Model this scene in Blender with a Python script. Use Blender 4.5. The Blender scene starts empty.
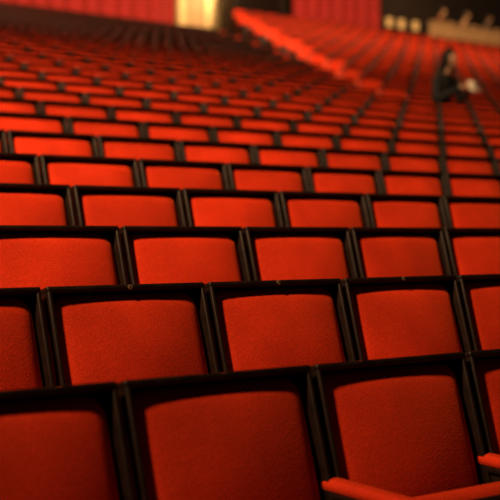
import bpy, bmesh, math, random
from mathutils import Vector, Matrix
random.seed(4)
scene = bpy.context.scene
scene.view_settings.view_transform = 'Standard'
W = 0.58; R = W*1.356; H = 0.178; TOP = 0.88
CAMZ = TOP + 1.84*H
TH = math.atan(1350/1600)

# ------------------------------------------------------------ materials
def mat(name, col, rough=0.6, sheen=0.0, sheen_col=(1,.2,.05,1), noise=0, nscale=60, bump=0, spec=0.3, emit=None, estr=0, metal=0, vary=0):
    m = bpy.data.materials.new(name); m.use_nodes = True
    nt = m.node_tree; b = nt.nodes['Principled BSDF']
    b.inputs['Base Color'].default_value = (*col, 1)
    b.inputs['Roughness'].default_value = rough
    b.inputs['Metallic'].default_value = metal
    b.inputs['Specular IOR Level'].default_value = spec
    if sheen:
        b.inputs['Sheen Weight'].default_value = sheen
        b.inputs['Sheen Roughness'].default_value = .35
        b.inputs['Sheen Tint'].default_value = sheen_col
    if emit:
        b.inputs['Emission Color'].default_value = (*emit, 1)
        b.inputs['Emission Strength'].default_value = estr
    if noise or bump:
        tc = nt.nodes.new('ShaderNodeTexCoord')
        n = nt.nodes.new('ShaderNodeTexNoise'); n.inputs['Scale'].default_value = nscale
        n.inputs['Detail'].default_value = 4
        nt.links.new(tc.outputs['Object'], n.inputs['Vector'])
        if noise:
            r = nt.nodes.new('ShaderNodeValToRGB')
            r.color_ramp.elements[0].position = .3; r.color_ramp.elements[1].position = .7
            r.color_ramp.elements[0].color = (*[c*(1-noise) for c in col], 1)
            r.color_ramp.elements[1].color = (*[min(1, c*(1+noise)) for c in col], 1)
            nt.links.new(n.outputs['Fac'], r.inputs['Fac'])
            out = r.outputs['Color']
            if vary:   # worn / brushed pile patches plus seat-to-seat dye variation
                oi = nt.nodes.new('ShaderNodeObjectInfo')
                n2 = nt.nodes.new('ShaderNodeTexNoise'); n2.inputs['Scale'].default_value = 5
                n2.noise_dimensions = '4D'; nt.links.new(tc.outputs['Object'], n2.inputs['Vector'])
                mw = nt.nodes.new('ShaderNodeMath'); mw.operation = 'MULTIPLY'; mw.inputs[1].default_value = 50
                nt.links.new(oi.outputs['Random'], mw.inputs[0]); nt.links.new(mw.outputs[0], n2.inputs['W'])
                a = nt.nodes.new('ShaderNodeMapRange'); a.inputs[1].default_value = .3; a.inputs[2].default_value = .7
                a.inputs[3].default_value = 1-vary; a.inputs[4].default_value = 1+vary
                nt.links.new(n2.outputs['Fac'], a.inputs[0])
                a2 = nt.nodes.new('ShaderNodeMapRange'); a2.inputs[3].default_value = .86; a2.inputs[4].default_value = 1.08
                nt.links.new(oi.outputs['Random'], a2.inputs[0])
                mm = nt.nodes.new('ShaderNodeMath'); mm.operation = 'MULTIPLY'
                nt.links.new(a.outputs[0], mm.inputs[0]); nt.links.new(a2.outputs[0], mm.inputs[1])
                vm = nt.nodes.new('ShaderNodeVectorMath'); vm.operation = 'SCALE'
                nt.links.new(out, vm.inputs[0]); nt.links.new(mm.outputs[0], vm.inputs['Scale'])
                out = vm.outputs[0]
            nt.links.new(out, b.inputs['Base Color'])
        if bump:
            bp = nt.nodes.new('ShaderNodeBump'); bp.inputs['Strength'].default_value = bump
            bp.inputs['Distance'].default_value = .002
            nt.links.new(n.outputs['Fac'], bp.inputs['Height'])
            nt.links.new(bp.outputs['Normal'], b.inputs['Normal'])
    return m
VELVET = mat('red_velvet', (.43, .022, .005), .8, .7, (1, .15, .03, 1), noise=.2, nscale=180, bump=.6, spec=.08, vary=.16)
WOOD = mat('dark_wood', (.009, .004, .003), .42, noise=.4, nscale=25, spec=.25)
VEDGE = mat('red_back_upholstery', (.42, .03, .006), .7, spec=.2)
BRASS = mat('number_plate', (.25, .16, .08), .5, metal=.5)
INK = mat('number_ink', (.02, .01, .01), .6)
CARPET = mat('carpet', (.04, .005, .004), .95, noise=.3, nscale=30)
WALLM = mat('dark_wall', (.018, .010, .007), .8, noise=.3, nscale=3)
CURT = mat('curtain_velvet', (.24, .006, .005), .8, .2, noise=.2, nscale=6)
BEIGE = mat('lit_plaster', (.66, .46, .22), .7, noise=.15, nscale=2)
TAN = mat('parapet_paint', (.26, .15, .07), .7, noise=.15, nscale=3)

# ------------------------------------------------------------ mesh helpers
def new_obj(name, bm, mats, smooth=True, parent=None):
    me = bpy.data.meshes.new(name); bm.to_mesh(me); bm.free()
    for m in mats: me.materials.append(m)
    if smooth:
        for p in me.polygons: p.use_smooth = True
    ob = bpy.data.objects.new(name, me); scene.collection.objects.link(ob)
    if parent: ob.parent = parent
    return ob
def add_box(bm, size, M, mi=0, bev=0, seg=2):
    t = bmesh.new(); bmesh.ops.create_cube(t, size=1)
    bmesh.ops.scale(t, vec=size, verts=t.verts)
    if bev: bmesh.ops.bevel(t, geom=t.edges[:], offset=bev, segments=seg, profile=.5, affect='EDGES')
    merge(bm, t, M, mi)
def merge(bm, t, M, mi):
    t.verts.index_update()
    vs = [bm.verts.new(M @ v.co) for v in t.verts]
    for f in t.faces:
        try:
            nf = bm.faces.new([vs[v.index] for v in f.verts]); nf.material_index = mi; nf.smooth = True
        except ValueError: pass
    t.free()
def lin(h, n, r):
    inner = [(-h+r)+(2*h-2*r)*k/n for k in range(n+1)]
    e = [0, .08, .22, .42, .7]
    return [-h+r*x for x in e]+inner+[h-r*x for x in reversed(e)]
def add_cushion(bm, wd, ht, th, r, puff, M, mi=0, n=6, rc=.03):
    """pad on the XZ plane bulging to -Y"""
    hx, hz = wd/2, ht/2
    t = bmesh.new(); xs = lin(hx, n, r); zs = lin(hz, n, r); g = []
    for x in xs:
        col = []
        for z in zs:
            ax_, az = abs(x)-(hx-rc), abs(z)-(hz-rc)
            X, Z = x, z
            e = min(hx-abs(x), hz-abs(z))
            if ax_ > 0 and az > 0:
                a, b = ax_/rc, az/rc
                a2, b2 = a*math.sqrt(1-b*b/2), b*math.sqrt(1-a*a/2)
                X = math.copysign(hx-rc+a2*rc, x); Z = math.copysign(hz-rc+b2*rc, z)
                e = rc-rc*math.hypot(a2, b2)
            k = max(0, min(1, e/r)); d = th*math.sqrt(max(0, 1-(1-k)**2))
            d += puff*(1-(x/hx)**2)*(1-(z/hz)**2)
            col.append(t.verts.new((X, -d, Z)))
        g.append(col)
    for i in range(len(xs)-1):
        for j in range(len(zs)-1):
            t.faces.new([g[i][j], g[i+1][j], g[i+1][j+1], g[i][j+1]])
    merge(bm, t, M, mi)

T = Matrix.Translation
def RX(d): return Matrix.Rotation(math.radians(d), 4, 'X')
REC = 16.0
def chair_mesh(far=False, down=False):
    bm = bmesh.new(); n = 4 if far else 10; sg = 1 if far else 3
    B = T((W/2, 0, TOP)) @ RX(-REC)
    bh = .50
    add_box(bm, (W-.024, .024, bh), B @ T((0, .034, -bh/2)), 1, .007, sg)            # wooden back board
    add_box(bm, (W-.020, .060, .018), B @ T((0, .006, -.009)), 1, .006, sg)          # top rail lip
    for s in (-1, 1):
        add_box(bm, (.014, .056, bh-.02), B @ T((s*(W/2-.018), .005, -bh/2)), 1, .005, sg)  # side wings
    # red upholstered rear shell, wrapping round the outer sides
    add_box(bm, (W-.014, .024, bh-.03), B @ T((0, .052, -bh/2-.010)), 2, .008, sg)
    for s in (-1, 1):
        add_box(bm, (.007, .058, bh-.04), B @ T((s*(W/2-.0085), .032, -bh/2-.012)), 2, .003, 1)
    add_cushion(bm, W-.056, bh-.036, .026, .056, .038, B @ T((0, .020, -bh/2-.003)), 0, n, .055)
    if down:
        S = T((W/2, -.30, .44)) @ RX(84)
    else:
        S = T((W/2, -.262, .39)) @ RX(-14)
    add_box(bm, (W-.10, .09, .36), S, 0, .038, 2 if far else 5)
    add_box(bm, (W-.12, .02, .32), S @ T((0, -.05, -.01)), 1, .008, sg)
    add_box(bm, (.030, .34, .50), T((0, -.19, .32)), 1, .008, sg)
    add_box(bm, (.045, .32, .035), T((0, -.13, .02)), 1, .006, sg)
    add_box(bm, (.030, .10, .09), T((0, -.09, .555)), 1, .008, sg)
    A = T((0, -.235, .588)) @ RX(3)
    add_box(bm, (.056, .33, .034), A, 0, .016, 2 if far else 5)
    add_box(bm, (.046, .29, .018), A @ T((0, 0, -.022)), 1, .005, sg)
    return bm
def finish(bm, name):
    bmesh.ops.recalc_face_normals(bm, faces=bm.faces[:])
    me = bpy.data.meshes.new(name); bm.to_mesh(me); bm.free()
    for m in (VELVET, WOOD, VEDGE): me.materials.append(m)
    return me
near_me = finish(chair_mesh(False), 'theatre_seat')
far_me = finish(chair_mesh(True), 'theatre_seat_far')
down_me = finish(chair_mesh(True, True), 'theatre_seat_down')

def number_child(parent, txt):
    p = T((W/2, 0, TOP)) @ RX(-REC)
    bm = bmesh.new(); bmesh.ops.create_cone(bm, cap_ends=True, segments=20, radius1=.0075, radius2=.0075, depth=.002)
    bmesh.ops.transform(bm, matrix=p @ T((0, -.0245, -.009)) @ RX(90), verts=bm.verts)
    new_obj('number_plate', bm, [BRASS], False, parent)
    c = bpy.data.curves.new('seat_number', 'FONT'); c.body = txt; c.size = .012
    c.align_x = 'CENTER'; c.align_y = 'CENTER'; c.extrude = .0003
    o = bpy.data.objects.new('seat_number', c); scene.collection.objects.link(o)
    c.materials.append(INK); o.parent = parent
    o.matrix_local = p @ T((0, -.0262, -.009)) @ RX(90)

OFF = {1: .94, 2: .43, 3: .82, 4: .33, 5: .88, 6: .355}
def off(i): return OFF.get(i, .88 if i % 2 else .37)
def D(i): return (i+2.16)*R
AP = [(8.5, 17.6), (13.4, 23.6), (21.5, 31.4), (31.8, 40.0)]
def aisle(i):
    for k in range(3):
        if i < AP[k+1][0] or k == 2:
            (a, b), (c, d) = AP[k], AP[k+1]
            return b+(d-b)*(i-a)/(c-a)-1.6
NR = 34
def raise_(i): return .62*(max(0, i-14)/20)**1.6
right_rows = []
def seat_row(x, y, z, n):
    o = bpy.data.objects.new('theatre_seat_row', far_me); scene.collection.objects.link(o)
    o.location = (x, y, z)
    m = o.modifiers.new('seats', 'ARRAY'); m.count = n; m.use_relative_offset = False
    m.use_constant_offset = True; m.constant_offset_displace = (W, 0, 0)
    return o
for i in range(1, NR+1):
    z = H*(i-1); y = D(i)
    lo = math.floor(D(i)/W*.53)-3; hi = math.ceil(D(i)/W*1.27)+3
    ai = aisle(i)
    if i <= 8:
        for j in range(lo, hi):
            a = j+off(i)
            o = bpy.data.objects.new('theatre_seat', near_me); scene.collection.objects.link(o)
            o.location = (a*W, y, z)
            if i == 2: number_child(o, str(abs(j*2) % 30+2))
    else:
        a0 = lo+off(i); n = int(math.floor(ai-.5-a0))
        seat_row(a0*W, y, z, n)
        a1 = a0+n+(1.0 if i > 12 else 0.0); nn = max(2, int(hi+2-a1))
        right_rows.append((i, a1))
        if i == 13:
            o = bpy.data.objects.new('theatre_seat', down_me); scene.collection.objects.link(o)
            o.location = (a1*W, y, z+raise_(i)); a1 += 1; nn -= 1
            seat_row(a1*W, y, z+raise_(i), nn)
        else:
            o = seat_row(a1*W, y, z+raise_(i), nn)
            if i > 12:
                bm = bmesh.new()
                add_box(bm, (.03, .40, .56), T((-.035, -.16, .30)), 0, .012, 2)
                new_obj('aisle_end_panel', bm, [VEDGE if 15 < i < 22 else WOOD], True, o)

# ------------------------------------------------------------ floor, platform, shell
bm = bmesh.new()
XL, XR = -6, 56
LAST = 38
YW = D(LAST)+.12; FZ = H*(LAST-1)
prof = [(-6, 0), (D(1)+.12, 0)]
for i in range(2, LAST+1):
    prof += [(D(i)-R+.12, H*(i-1)), (D(i)+.12, H*(i-1))]
prof.append((YW+1.6, FZ))
for k in range(len(prof)-1):
    (y0, z0), (y1, z1) = prof[k], prof[k+1]
    bm.faces.new([bm.verts.new(c) for c in ((XL, y0, z0), (XR, y0, z0), (XR, y1, z1), (XL, y1, z1))])
new_obj('floor', bm, [CARPET], False)
bm = bmesh.new()
for i, a1 in right_rows:
    r = raise_(i)
    if r < .01: continue
    x0 = a1*W-.06; x1 = XR-.05
    add_box(bm, (x1-x0, R, r), T(((x0+x1)/2, D(i)+.12-R/2, H*(i-1)+r/2)), 0)
new_obj('seating_platform', bm, [CARPET], False)
def slab(name, size, loc):
    bm = bmesh.new(); add_box(bm, size, T(loc), 0); new_obj(name, bm, [WALLM], False)
slab('wall_back', (XR-XL, .3, 16), ((XR+XL)/2, YW+1.75, 8))
slab('ceiling', (XR-XL, YW+8, .3), ((XR+XL)/2, (YW+8)/2-6, 16.15))
slab('wall_right', (.3, YW+8, 16), (XR+.15, (YW+8)/2-6, 8))
slab('wall_left', (.3, YW+8, 16), (XL-.15, (YW+8)/2-6, 8))
def curtain(name, x0, x1, y, z0, z1):
    bm = bmesh.new(); n = int((x1-x0)*26); rows = []
    for k in range(n+1):
        x = x0+(x1-x0)*k/n; d = .09*math.sin(k*.42)+.03*math.sin(k*.17+1)
        rows.append([bm.verts.new((x, y+d*(1-.3*t), z0+(z1-z0)*t)) for t in (0, .25, .5, .75, 1)])
    for k in range(n):
        for j in range(4): bm.faces.new([rows[k][j], rows[k+1][j], rows[k+1][j+1], rows[k][j+1]])
    add_box(bm, (x1-x0+.1, .06, .12), T(((x0+x1)/2, y, z1+.04)), 1, .02)
    new_obj(name, bm, [CURT, WOOD], True)
def ax(px, Dm): return Dm*math.tan(TH+math.atan((px-250)/1350))
YC = YW+1.1
curtain('stage_curtain', 10.5, ax(174, YC), YC, FZ+.02, FZ+5)
curtain('stage_curtain', ax(293, YC), ax(380, YC), YC, FZ+.02, FZ+5)
# lit doorway
YD = YW+1.45
dx0, dx1 = ax(178, YD), ax(230, YD); dm = (dx0+dx1)/2; dw = dx1-dx0
bm = bmesh.new()
add_box(bm, (dw, .06, 3.6), T((dm, YD+.05, FZ+1.8)), 0)
for x in (dx0, dx1): add_box(bm, (.16, .3, 3.7), T((x, YD-.07, FZ+1.85)), 0, .02)
add_box(bm, (dw+.2, .3, .2), T((dm, YD-.07, FZ+3.75)), 0, .02)
add_box(bm, (.7, .05, 2.1), T((dm-.3, YD, FZ+1.05)), 1, .01)
new_obj('door_1', bm, [BEIGE, TAN], False)
px0, px1 = ax(226, YW+.6), ax(273, YW+.6); pm = (px0+px1)/2; pw = px1-px0-.1
bm = bmesh.new()
add_box(bm, (pw, .8, 8.6), T((pm, YW+.6, FZ+4.3)), 0, .05)
add_box(bm, (pw+.15, .95, .35), T((pm, YW+.6, FZ+.175)), 0, .04)
new_obj('pillar', bm, [WOOD], False)
# raised booth
YB = YW-.9
bx0 = ax(385, YC); bx1 = XR-.3; bxt = ax(430, YB)
bm = bmesh.new()
add_box(bm, (bx1-bx0, 2.3, 1.15), T(((bx0+bx1)/2, YW+.25, FZ+.575)), 1, .01)
add_box(bm, (bx1-bxt, .14, .62), T(((bxt+bx1)/2, YB+.08, FZ+1.45)), 0, .02)
add_box(bm, (bx1-bxt, .26, .08), T(((bxt+bx1)/2, YB+.08, FZ+1.79)), 0, .02)
add_box(bm, (bxt-bx0, .10, .7), T(((bxt+bx0)/2, YB+.08, FZ+1.5)), 1, .02)
new_obj('booth_parapet', bm, [TAN, WOOD], False)
BZ = FZ+1.15

# ------------------------------------------------------------ people
def make_person(name, loc, rot, top, trous, hair, skin_c, lean=6, reach=.0, scale=1.0, longhair=False):
    mt = [mat(name+'_skin', skin_c, .55), mat(name+'_top', top, .85, noise=.2, nscale=40),
          mat(name+'_trousers', trous, .85), mat(name+'_hair', hair, .6, spec=.15), mat(name+'_shoe', (.02, .015, .012), .4)]
    V = []; Rr = []; E = []; L = []
    def v(co, r): V.append(Vector(co)); Rr.append(r if isinstance(r, tuple) else (r, r)); return len(V)-1
    def e(a, b, l): E.append((a, b)); L.append(l)
    ln = math.sin(math.radians(lean))
    pel = v((0, 0, .53), (.155, .12)); wa = v((0, -.01-ln*.15, .68), (.135, .105)); ch = v((0, -.01-ln*.4, .88), (.165, .115))
    up = v((0, -.01-ln*.5, .99), (.10, .075)); nk = v((0, -.02-ln*.6, 1.06), .052); hb = v((0, -.04-ln*.7, 1.13), .052)
    e(pel, wa, 1); e(wa, ch, 1); e(ch, up, 1); e(up, nk, 0); e(nk, hb, 0)
    for s in (-1, 1):
        hp = v((s*.10, -.06, .53), .09); kn = v((s*.12, -.45, .56), .062); cf = v((s*.12, -.43, .32), .056)
        an = v((s*.12, -.42, .10), .036); he = v((s*.12, -.41, .05), .038); to = v((s*.135, -.60, .035), (.042, .028))
        e(pel, hp, 2); e(hp, kn, 2); e(kn, cf, 2); e(cf, an, 2); e(an, he, 4); e(he, to, 4)
        sh = v((s*.175, -.01-ln*.48, .965), .058); el = v((s*.235, -.11-ln*.3, .72), .043)
        wr = v((s*.12, -.34-ln*.3, .70+reach), .028)
        e(up, sh, 1); e(sh, el, 1); e(el, wr, 1)
        d = Vector((-s*.35, -.92, -.12)).normalized()
        pw = V[wr]
        pa = v(pw+d*.045, (.036, .018)); e(wr, pa, 0)
        side = d.cross(Vector((0, 0, 1))).normalized()
        for q, (ox, ln_) in enumerate(((-.030, .066), (-.010, .076), (.010, .072), (.030, .056))):
            b = v(pw+d*.078+side*ox, .009); m1 = v(pw+d*(.078+ln_*.45)+side*ox*1.15+Vector((0, 0, -.008)), .0085)
            t1 = v(pw+d*(.078+ln_*.85)+side*ox*1.2+Vector((0, 0, -.03)), .0075)
            e(pa, b, 0); e(b, m1, 0); e(m1, t1, 0)
        ts = 1 if s < 0 else -1
        b = v(pw+d*.035-side*ts*.038, .011); t1 = v(pw+d*.075-side*ts*.055, .009); e(pa, b, 0); e(b, t1, 0)
    me = bpy.data.meshes.new(name+'_sk'); me.from_pydata([tuple(c) for c in V], E, [])
    ob = bpy.data.objects.new(name+'_sk', me); scene.collection.objects.link(ob)
    ob.modifiers.new('s', 'SKIN'); sv = me.skin_vertices[0].data
    for k, r in enumerate(Rr): sv[k].radius = r
    sv[0].use_root = True
    sb = ob.modifiers.new('sub', 'SUBSURF'); sb.levels = 2
    dg = bpy.context.evaluated_depsgraph_get(); ev = ob.evaluated_get(dg)
    bm = bmesh.new(); bm.from_mesh(ev.to_mesh())
    def dist(p, a, b):
        ab = b-a; t = max(0, min(1, (p-a).dot(ab)/ab.length_squared)); return (p-(a+ab*t)).length
    for f in bm.faces:
        c = f.calc_center_median()
        k = min(range(len(E)), key=lambda q: dist(c, V[E[q][0]], V[E[q][1]])-.5*min(Rr[E[q][0]][0], Rr[E[q][1]][0]))
        f.material_index = L[k]; f.smooth = True
    bpy.data.objects.remove(ob)
    hc = V[hb]+Vector((0, -.015, .075))
    t = bmesh.new(); bmesh.ops.create_uvsphere(t, u_segments=28, v_segments=20, radius=1)
    for w in t.verts:
        x, y, z = w.co
        sx = .076*(1-.22*max(0, -z)); w.co = Vector((x*sx, y*.094*(1-.12*max(0, -z)), z*.115))
        if y < 0:
            w.co.y -= .022*math.exp(-((x/.16)**2+((z+.12)/.2)**2))
            w.co.y -= .007*math.exp(-((x/.35)**2+((z+.5)/.10)**2))
            w.co.y -= .010*math.exp(-((x/.4)**2+((z+.85)/.2)**2))
            for sg in (-1, 1): w.co.y += .010*math.exp(-(((x-sg*.38)/.18)**2+((z-.05)/.13)**2))
    merge(bm, t, T(hc) @ RX(12), 0)
    for sg in (-1, 1):
        t = bmesh.new(); bmesh.ops.create_uvsphere(t, u_segments=10, v_segments=8, radius=1)
        merge(bm, t, T(hc+Vector((sg*.077, .008, -.005))) @ Matrix.Diagonal((.010, .018, .03, 1)), 0)
        t = bmesh.new(); bmesh.ops.create_uvsphere(t, u_segments=10, v_segments=8, radius=.011)
        merge(bm, t, T(hc+Vector((sg*.029, -.076, -.012))), 4)
    t = bmesh.new(); bmesh.ops.create_uvsphere(t, u_segments=28, v_segments=18, radius=1)
    for w in t.verts:
        x, y, z = w.co
        w.co = Vector((x*.092, y*.106+.010, z*.122+.018))
        if y < -.1 and z < .45: w.co.y = max(w.co.y, -.05); w.co.x *= .95
        if z < -.3 and y > -.1:
            w.co.z -= .14 if longhair else .03
            if longhair: w.co.x *= 1.25
    merge(bm, t, T(hc) @ RX(8), 3)
    ob = new_obj(name, bm, mt, True)
    ob.location = loc; ob.rotation_euler = (0, 0, rot); ob.scale = (scale,)*3
    return ob
ip, ap = [r for r in right_rows if r[0] == 13][0]
PX = (ap+.5)*W; PY = D(13)-.27; PZ = H*12+raise_(13)
make_person('seated_person', (PX, PY, PZ), .15, (.006, .006, .008), (.02, .02, .03), (.008, .005, .004), (.36, .20, .13), 8, .16, 1.08, True)
bm = bmesh.new()
for s in (-1, 1): add_box(bm, (.10, .004, .15), T((s*.048, 0, 0)) @ Matrix.Rotation(math.radians(s*12), 4, 'Z'), 0, .001, 1)
o = new_obj('programme_booklet', bm, [mat('paper', (.65, .58, .48), .8)], False)
o.location = (PX+.06, PY-.54, PZ+.93); o.rotation_euler = (math.radians(-25), 0, .15)
BY = YW-.05
for k, (px, c, hcol) in enumerate(((438, (.15, .04, .02), (.03, .015, .01)), (462, (.30, .16, .10), (.05, .03, .02)), (484, (.03, .03, .04), (.02, .01, .01)))):
    make_person('seated_person', (ax(px, BY), BY, BZ), .5+.1*k, c, (.03, .03, .03), hcol, (.75, .42, .22), 8, .1)
bm = bmesh.new()
cx = ax(462, BY)
add_box(bm, (8, .42, .07), T((cx, BY+.04, BZ+.385)), 0, .02)
for x in (-3.5, -1.2, 1.2, 3.5): add_box(bm, (.07, .36, .35), T((cx+x, BY+.04, BZ+.176)), 0, .01)
new_obj('bench', bm, [WOOD], False)
bm = bmesh.new()
for px in (390, 402, 416):
    add_box(bm, (.28, .08, .55), T((ax(px, YW+1.5), YW+1.54, FZ+2.0)), 0, .02)
    add_box(bm, (.36, .10, .06), T((ax(px, YW+1.5), YW+1.53, FZ+1.70)), 0, .01)
new_obj('wall_panel_moulding', bm, [BEIGE], False)

# ------------------------------------------------------------ lights
def lamp(name, loc, energy, size, target, col=(1, .62, .30), spread=180):
    l = bpy.data.lights.new(name, 'AREA'); l.energy = energy; l.size = size; l.color = col; l.spread = math.radians(spread); l.shape = 'DISK'
    o = bpy.data.objects.new(name, l); scene.collection.objects.link(o); o.location = loc
    o.rotation_euler = (Vector(target)-Vector(loc)).to_track_quat('-Z', 'Y').to_euler()
lamp('far_left_fill', (-3.2, 2.6, 7.6), 600, .8, (4.6, 7.0, 1.4), spread=84)
lamp('far_left_fill', (1, 8.5, 14), 1400, 1.2, (11, 15, 2.5), spread=110)
lamp('far_left_fill', (6, 15, 14), 1500, 1.0, (15, 26, 5), (1, .66, .34), spread=80)  # added fill lamp, no known fixture, to brighten the far-left rows
lamp('far_left_fill', (12, 17, 15), 2100, 1.2, (21, 24, 4), spread=120)
lamp('far_left_fill', (25, 18, 15), 2000, 1.2, (30, 26, 5), spread=120)
lamp('doorway_light', (dm, YW+.3, FZ+3.2), 70, .4, (dm, YW+1.5, FZ+1.2), (1, .75, .4), 120)
lamp('booth_light', (cx-1, YW-.6, FZ+4.2), 34, .4, (cx-1, YW+.2, FZ+1), (1, .6, .3), 150)
w = bpy.data.worlds.new('world'); scene.world = w; w.use_nodes = True
w.node_tree.nodes['Background'].inputs[0].default_value = (1, .45, .25, 1)
w.node_tree.nodes['Background'].inputs[1].default_value = .02

# ------------------------------------------------------------ camera
cam = bpy.data.cameras.new('camera'); co = bpy.data.objects.new('camera', cam); scene.collection.objects.link(co)
co.location = (0, 0, CAMZ)
co.rotation_euler = (math.radians(90)-math.atan(15/1350), 0, -TH)
cam.sensor_width = 36; cam.lens = 97.2; cam.clip_end = 200
cam.dof.use_dof = True; cam.dof.focus_distance = 4.1; cam.dof.aperture_fstop = 3.0
scene.camera = co
